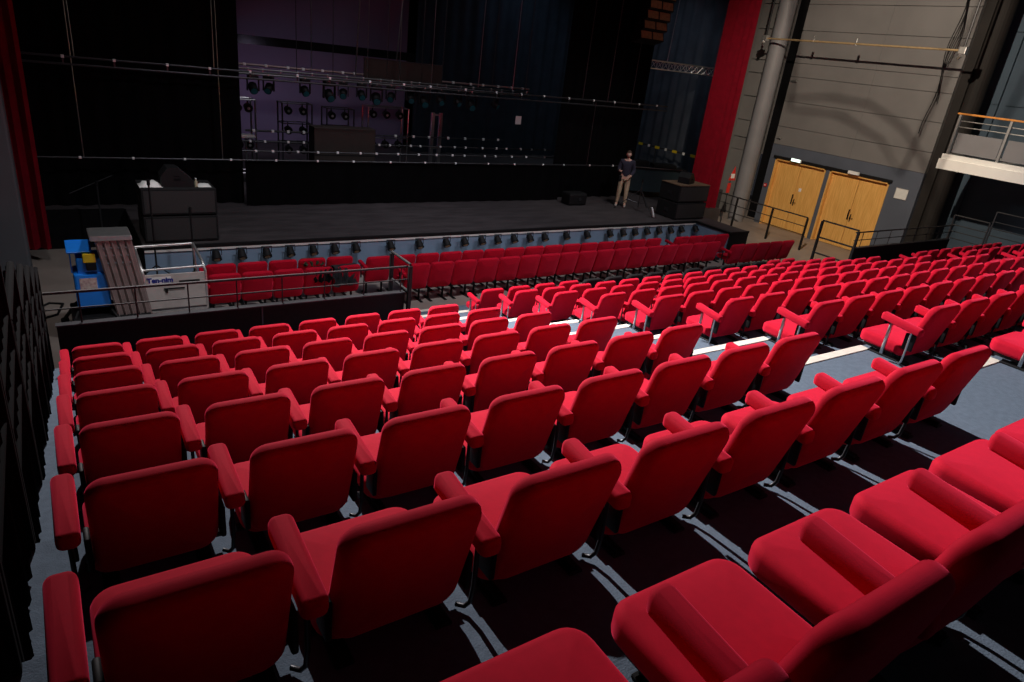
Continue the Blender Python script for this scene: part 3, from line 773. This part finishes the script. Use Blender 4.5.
simple('warning_label', LAB, t, (.17, .40, -.258, -.249, .84, 1.05))
simple('chassis', BLKM, t, (.0, 1.1, -.35, .45, .30, .42), bev=.02)
for i, (a, c) in enumerate((((.1, -.2, .5), (-.15, -.6, .05)), ((.55, -.25, .5), (.85, -.7, .05)), ((.1, .2, .5), (-.1, .7, .05)), ((.5, .25, .5), (.9, .75, .05)))):
    b2 = B(); tube(b2, [a, c], .028, 8); cyl(b2, (c[0], c[1], 0), (c[0], c[1], .05), .06, 12); obj('outrigger', b2, BLKM, t)
for x in (.12, .95):
    for yy in (-.3, .4):
        b2 = B(); cyl(b2, (x - .04, yy, .12), (x + .04, yy, .12), .12, 16); obj('wheel', b2, BLKM, t, True)
b2 = B()
M = Matrix.Rotation(math.radians(-7), 4, 'Y')
for i in range(5):
    x = .56 + i * .1
    box(b2, x - .046, x + .046, -.32 + .0 * i, .1, .15, 1.66 - .0 * i, bev=.012)
    box(b2, x + .042, x + .058, -.3, .08, .15, 1.64)
    cyl(b2, (x - .02, -.327, .2), (x - .02, -.327, 1.62), .012, 6)
ms = obj('mast', lean(b2), MAST, t, label='ribbed brownish metal mast sections')
for i in range(4):
    for z in (1.30, 1.42, 1.54):
        b2 = B(); cyl(b2, (.56 + i * .1 + .05, -.33, z), (.56 + i * .1 + .05, -.338, z), .014, 8); obj('bolt', lean(b2), CHR, ms)
b2 = B(); box(b2, .46, 1.03, -.36, .16, 1.66, 1.74, bev=.015); obj('mast_cap', lean(b2), ALU, t, label='grey metal cap')
# cage
t2 = t
X0, X1, Y0, Y1 = 1.06, 2.0, -.10, .60
b2 = B()
for z, yb in ((1.24, Y1), (1.02, Y0)):
    pass
tube(b2, [(X0, Y0, .32), (X0, Y0, .98), (X0 - .02, Y0 + .12, 1.12), (X0 - .03, Y1, 1.26)], .024, 8)
tube(b2, [(X1, Y0, .32), (X1, Y0, 1.0), (X1 - .02, Y0 + .12, 1.14), (X1 - .06, Y1, 1.28)], .024, 8)
tube(b2, [(X0 - .03, Y1, 1.26), (X1 - .06, Y1, 1.28)], .024, 8)
tube(b2, [(X0, Y0 + .05, 1.05), (X1, Y0 + .05, 1.07)], .022, 8)
tube(b2, [(X0, Y1, .32), (X0 - .03, Y1, 1.26)], .02, 8); tube(b2, [(X1, Y1, .32), (X1 - .06, Y1, 1.28)], .02, 8)
cg = obj('platform_cage', b2, ALU, t, True, label='silver tube cage')
simple('cage_panel', mat('satin_aluminium_sheet', (.62, .57, .54), .5, metal=.2, noise=.15, nscale=5), cg, (X0 + .01, X1 - .01, Y0 - .015, Y0 + .01, .38, .985), bev=.006)
simple('platform_floor', ALU, cg, (X0, X1, Y0 - .03, Y1, .30, .345), bev=.008)
simple('logo_sticker', WTAPE, t, (X0 + .06, X0 + .40, Y0 - .022, Y0 - .016, .83, .94))
simple('cage_clip', BLKM, t, (X1 - .42, X1 - .1, Y0 - .03, Y0 - .016, .83, .86), (X0 + .3, X0 + .34, Y0 - .03, Y0 - .016, .66, .72), (X0 + .28, X0 + .6, Y0 - .03, Y0 - .016, .72, .74))
def text(body, size, loc, m, parent, name='lettering', bold=.006):
    cu = bpy.data.curves.new(name, 'FONT'); cu.body = body; cu.size = size; cu.extrude = .001; cu.offset = bold
    cu.materials.append(m); cu.align_x = 'CENTER'; cu.align_y = 'CENTER'
    tmp = bpy.data.objects.new(name, cu); COL.objects.link(tmp); bpy.context.view_layer.update()
    me = bpy.data.meshes.new_from_object(tmp.evaluated_get(bpy.context.evaluated_depsgraph_get())); bpy.data.objects.remove(tmp)
    o = bpy.data.objects.new(name, me); COL.objects.link(o); o.parent = parent; o.location = loc; o.rotation_euler = (PI / 2, 0, 0); return o
text('Ten-nim', .115, (X0 + .235, Y0 - .0245, .885), INKB, t)
simple('wheel_rail', BLKM, t, (X0 + .05, X1, .0, .5, .06, .10))
for x in (X0 + .1, X1 - .1):
    for yy in (.02, .48):
        b2 = B(); cyl(b2, (x, yy, .3), (x, yy, 0), .02, 8); obj('leg', b2, BLKM, t)

# power connector and cable on the floor at left
b2 = B(); pts = [(-.75 + .05 * i, 16.0 - .3, .02) for i in range(0)] + [(-.60, 13.2, .03), (-.50, 13.35, .02), (-.3, 13.6, .02), (-.1, 13.5, .02), (-.2, 13.0, .02), (-.5, 12.8, .02), (-.8, 12.6, .02)]
tube(b2, pts[:-1], .02, 8); o = obj('power_cable', b2, BLKM, None, True); tag(o, 'black cable looped on the floor at the far left', 'cable')
t = thing('power_plug', 'red and white power plug on the floor at the far left', 'plug', (-.80, 13.05, 0), .5)
b2 = B(); cyl(b2, (-.12, 0, .05), (.06, 0, .05), .045, 12); obj('housing', b2, SIGNR, t, True); b2 = B(); cyl(b2, (.06, 0, .05), (.13, 0, .05), .035, 12); obj('collar', b2, WHT, t, True)

# ------------------------------------------------------------------ person on stage
def skin(name, joints, edges, m, parent, label=None, sub=2, root=0):
    me = bpy.data.meshes.new(name); me.from_pydata([j[0] for j in joints], edges, []); me.update()
    o = bpy.data.objects.new(name, me); COL.objects.link(o); o.parent = parent
    md = o.modifiers.new('skin', 'SKIN'); md.use_smooth_shade = True
    sv = me.skin_vertices[0].data
    for i, j in enumerate(joints):
        r = j[1] if isinstance(j[1], tuple) else (j[1], j[1]); sv[i].radius = r
    sv[root].use_root = True
    s = o.modifiers.new('sub', 'SUBSURF'); s.levels = sub; s.render_levels = sub
    me.materials.append(m)
    if label: o['label'] = label
    return o
pe = thing('person', 'person in dark hoodie and beige trousers standing on the right of the stage', 'person', (15.2, 16.0, SZ), -.75)
# body faces local -y; right side x negative
J = [((0, .0, .92), (.13, .10)), ((0, 0, 1.10), (.13, .10)), ((0, .0, 1.30), (.16, .11)), ((0, .02, 1.44), (.10, .08)), ((0, .0, 1.50), .052), ((0, -.01, 1.56), .05),
     ((.18, .02, 1.41), .06), ((.24, .03, 1.14), .046), ((.16, -.16, 1.0), .036), ((.12, -.24, .98), .03),
     ((-.18, .02, 1.41), .06), ((-.24, -.02, 1.14), .046), ((-.20, -.20, 1.14), .036), ((-.18, -.28, 1.16), .03),
     ((.09, 0, .86), .092), ((.11, -.03, .48), .062), ((.12, .02, .09), .042), ((.13, -.12, .035), .036),
     ((-.09, 0, .86), .092), ((-.12, -.02, .48), .062), ((-.14, .03, .09), .042), ((-.15, -.11, .035), .036)]
E_ = [(0, 1), (1, 2), (2, 3), (3, 4), (4, 5), (3, 6), (6, 7), (7, 8), (8, 9), (3, 10), (10, 11), (11, 12), (12, 13), (0, 14), (14, 15), (15, 16), (16, 17), (0, 18), (18, 19), (19, 20), (20, 21)]
skin('body', J, E_, SKIN, pe)
def inf(j, k): 
    r = j[1] if isinstance(j[1], tuple) else (j[1], j[1]); return (j[0], (r[0] + k, r[1] + k))
K = [((0, 0, .90), (.155, .125))] + [inf(J[i], .022) for i in (1, 2, 3, 6, 7, 8, 10, 11, 12)] + [((0, .02, 1.50), .075)]
skin('hoodie', K, [(0, 1), (1, 2), (2, 3), (3, 4), (4, 5), (5, 6), (3, 7), (7, 8), (8, 9), (3, 10)], HOOD, pe)
K = [((0, 0, .99), (.135, .11))] + [inf(J[i], .014) for i in (14, 15, 16, 18, 19, 20)]
skin('trousers', K, [(0, 1), (1, 2), (2, 3), (0, 4), (4, 5), (5, 6)], PANT, pe)
for s, a in ((1, .13), (-1, -.15)):
    skin('shoe', [((a, .03, .05), (.045, .05)), ((a, -.1, .035), (.045, .035)), ((a, -.19, .03), (.035, .028))], [(0, 1), (1, 2)], SHOE, pe)
def hand(base, d, side):
    d = Vector(d).normalized(); u = Vector((0, 0, 1)).cross(d).normalized(); w = d.cross(u)
    base = Vector(base); pts = [(tuple(base), .022), (tuple(base + d * .05), (.032, .016)), (tuple(base + d * .085), (.036, .014))]; ed = [(0, 1), (1, 2)]
    h = skin('hand', pts, ed, SKIN, pe, sub=1)
    for k, (off, L) in enumerate(((-.028, .065), (-.010, .078), (.010, .073), (.028, .055))):
        p0 = base + d * .08 + u * off; p1 = p0 + d * L * .55 - w * .008; p2 = p1 + d * L * .4 - w * .03
        skin('finger', [(tuple(p0), .0085), (tuple(p1), .008), (tuple(p2), .007)], [(0, 1), (1, 2)], SKIN, h, sub=1)
    p0 = base + d * .03 + u * side * .02; p1 = p0 + u * side * .03 + d * .03; p2 = p1 + d * .03 + u * side * .005
    skin('thumb', [(tuple(p0), .011), (tuple(p1), .0095), (tuple(p2), .008)], [(0, 1), (1, 2)], SKIN, h, sub=1)
hand((.12, -.25, .98), (-.3, -1, -.2), -1); hand((-.18, -.29, 1.16), (.1, -1, .15), 1)
b2 = B(); bmesh.ops.create_uvsphere(b2, u_segments=24, v_segments=18, radius=1.)
for v in b2.verts:
    x, y, z = v.co; r = 1.0
    if z < 0: x *= 1 - .28 * (-z); y *= 1 - .12 * (-z)
    yy = y * .098
    if y < -.7 and abs(x) < .22 and -.35 < z < .15: yy -= .018 * (1 - abs(x) / .22)
    if y < -.6 and .05 < z < .3 and .2 < abs(x) < .55: yy += .008
    v.co = Vector((x * .076, yy - .015, z * .115 + 1.635))
hd = obj('head', b2, SKIN, pe, True)
for s in (-1, 1):
    b2 = B(); bmesh.ops.create_uvsphere(b2, u_segments=10, v_segments=8, radius=.011); xf(b2.verts, Matrix.Translation((s * .03, -.100, 1.65))); obj('eye', b2, WHT, hd, True)
    b2 = B(); bmesh.ops.create_uvsphere(b2, u_segments=10, v_segments=8, radius=.5)
    for v in b2.verts: v.co = Vector((s * .078 + v.co.x * .018, .0 + v.co.y * .034, 1.632 + v.co.z * .06))
    obj('ear', b2, SKIN, hd, True)
b2 = B(); box(b2, -.024, .024, -.107, -.098, 1.573, 1.581, bev=.003); obj('mouth', b2, mat('lips', (.35, .12, .1), .5, noise=.05), hd)
b2 = B(); bmesh.ops.create_uvsphere(b2, u_segments=20, v_segments=14, radius=1.)
dl = [v for v in b2.verts if v.co.z < -.35 or (v.co.y < -.25 and v.co.z < .42)]
bmesh.ops.delete(b2, geom=dl, context='VERTS')
for v in b2.verts: v.co = Vector((v.co.x * .085, v.co.y * .108 - .008, v.co.z * .122 + 1.645 + .004 * math.sin(v.co.x * 30)))
bmesh.ops.solidify(b2, geom=b2.faces[:], thickness=.008)
obj('hair', b2, HAIR, pe, True)
simple('tool_pouch', BLKM, pe, (-.20, -.10, -.11, .02, .80, .98), bev=.02)

# ------------------------------------------------------------------ house lamps and added lights
def lamp_body(lab, loc, tgt, r=.16):
    t = thing('theatre_spotlight', lab, 'spotlight', loc); d = (Vector(tgt) - Vector(loc)).normalized()
    t.rotation_mode = 'QUATERNION'; t.rotation_quaternion = d.to_track_quat('-Z', 'Y')
    b2 = B(); tube(b2, [(0, 0, .45), (0, 0, .40), (0, 0, .05), (0, 0, .03)], r, 16, True, [r * .5, r, r, r]); obj('housing', b2, BLKM, t, True)
    b2 = B(); tube(b2, [(-r - .02, 0, .2), (-r - .02, 0, .6), (r + .02, 0, .6), (r + .02, 0, .2)], .012, 6); obj('yoke', b2, BLKM, t)
    return t
def spot(loc, tgt, power, col, size, blend=.5, rad=.08):
    l = bpy.data.lights.new('spot', 'SPOT'); l.energy = power; l.color = col; l.spot_size = math.radians(size); l.spot_blend = blend; l.shadow_soft_size = rad
    o = bpy.data.objects.new('spot_lamp', l); COL.objects.link(o); o.location = loc
    o.rotation_mode = 'QUATERNION'; o.rotation_quaternion = (Vector(tgt) - Vector(loc)).to_track_quat('-Z', 'Y'); return o
def area(loc, tgt, power, col, sx, sy):
    l = bpy.data.lights.new('area', 'AREA'); l.energy = power; l.color = col; l.shape = 'RECTANGLE'; l.size = sx; l.size_y = sy
    o = bpy.data.objects.new('area_lamp', l); COL.objects.link(o); o.location = loc
    o.rotation_mode = 'QUATERNION'; o.rotation_quaternion = (Vector(tgt) - Vector(loc)).to_track_quat('-Z', 'Y'); return o
# work light high over the front rows, left of centre
spot((1.9, 12.6, 9.3), (9.8, 2, 2.5), 15500, (1, .93, .93), 84, .75, .05)
spot((1.9, 12.5, 9.3), (1.3, 6.2, 2.0), 4300, (1, .93, .93), 62, .9, .05)  # second spot, added to brighten the left rows
# spill on the right wall and doors
spot((12.0, 9.0, 9.2), (22.8, 12.8, 3.8), 4300, (1, .84, .66), 66, .7, .07)
# added low fill from behind the audience, house right
spot((16, -1, 9.2), (11, 7, 1.0), 420, (1, .9, .90), 62, 1., .5)
for x in (5.0, 12.0): spot((x, 8.0, 9.4), (x, 12.9, .2), 1350, (.92, .93, 1), 88, 1., .3)  # added fill on the floor seats and stage front
spot((.8, 8.6, 9.4), (.8, 13.2, .6), 480, (1, .97, .95), 50, 1., .2)  # added to brighten the blue lift
spot((2.0, 11.5, 9.4), (2.05, 14.5, 1.9), 380, (1, .97, .95), 13, .6, .1)  # narrow spot added to brighten the white towels
# lights added to brighten stage and backstage
spot((5.5, 23.5, 4.4), (7.5, 27, 1.6), 90, (.85, .72, 1), 110, 1., .3)
spot((7, 17.8, 9.2), (9, 21, 1.5), 300, (.95, .92, 1), 110, 1., .2)
spot((17, 22.5, 9.2), (16.5, 25.5, 3), 150, (.6, .8, 1), 110, 1., .2)
spot((18.5, 20, 9.2), (21, 22, 2), 220, (.8, .9, 1), 110, 1., .2)
spot((7, 12.5, 9.2), (7.5, 16, .8), 260, (.95, .85, 1), 70, 1., .2)
spot((14, 12.5, 9.2), (14.8, 16.2, 1.2), 520, (1, .93, .88), 55, 1., .2)
# slack cables added out of view to cast arc shadows on the right wall
for i, pts in enumerate((((11.25, 7.82), (10.69, 7.89), (10.25, 7.87), (9.83, 7.69), (9.54, 7.41), (9.27, 7.03)), ((11.12, 7.71), (10.53, 7.73), (10.03, 7.56), (9.73, 7.28)))):
    b2 = B(); P3 = [(15.24, y, z) for y, z in pts]; P3 = [(15.24, pts[0][0] + .35, CEIL)] + P3 + [(15.24, pts[-1][0] - .3, CEIL)]
    tube(b2, P3, .016, 8); tag(obj('hanging_shadow_loop', b2, BLKM), ('wide' if i == 0 else 'small') + ' slack cable loop added out of view to shadow the right wall', 'cable')

w = bpy.data.worlds.new('World'); sc.world = w; w.use_nodes = True
w.node_tree.nodes['Background'].inputs[0].default_value = (.03, .03, .036, 1); w.node_tree.nodes['Background'].inputs[1].default_value = .4

# ------------------------------------------------------------------ camera
R = [[0.8320970791232435, -0.5430458138534382, 0.11276389036754494], [-0.12871300125111906, -0.3868346029067954, -0.9131220911263024], [0.5394881038757908, 0.7452920461471455, -0.39178099970047675]]
cam = bpy.data.cameras.new('camera'); co = bpy.data.objects.new('camera', cam); COL.objects.link(co)
cam.sensor_width = 36; cam.lens = 673.053 / 1024 * 36; cam.clip_start = .05; cam.clip_end = 100
Mx = Matrix(((R[0][0], -R[1][0], -R[2][0]), (R[0][1], -R[1][1], -R[2][1]), (R[0][2], -R[1][2], -R[2][2])))
co.matrix_world = Matrix.Translation((0, 0, 5.0)) @ Mx.to_4x4()
sc.camera = co
sc.view_settings.view_transform = 'Standard'; sc.view_settings.look = 'None'
sc.view_settings.exposure = 0; sc.view_settings.gamma = 1; sc.view_settings.use_curve_mapping = False
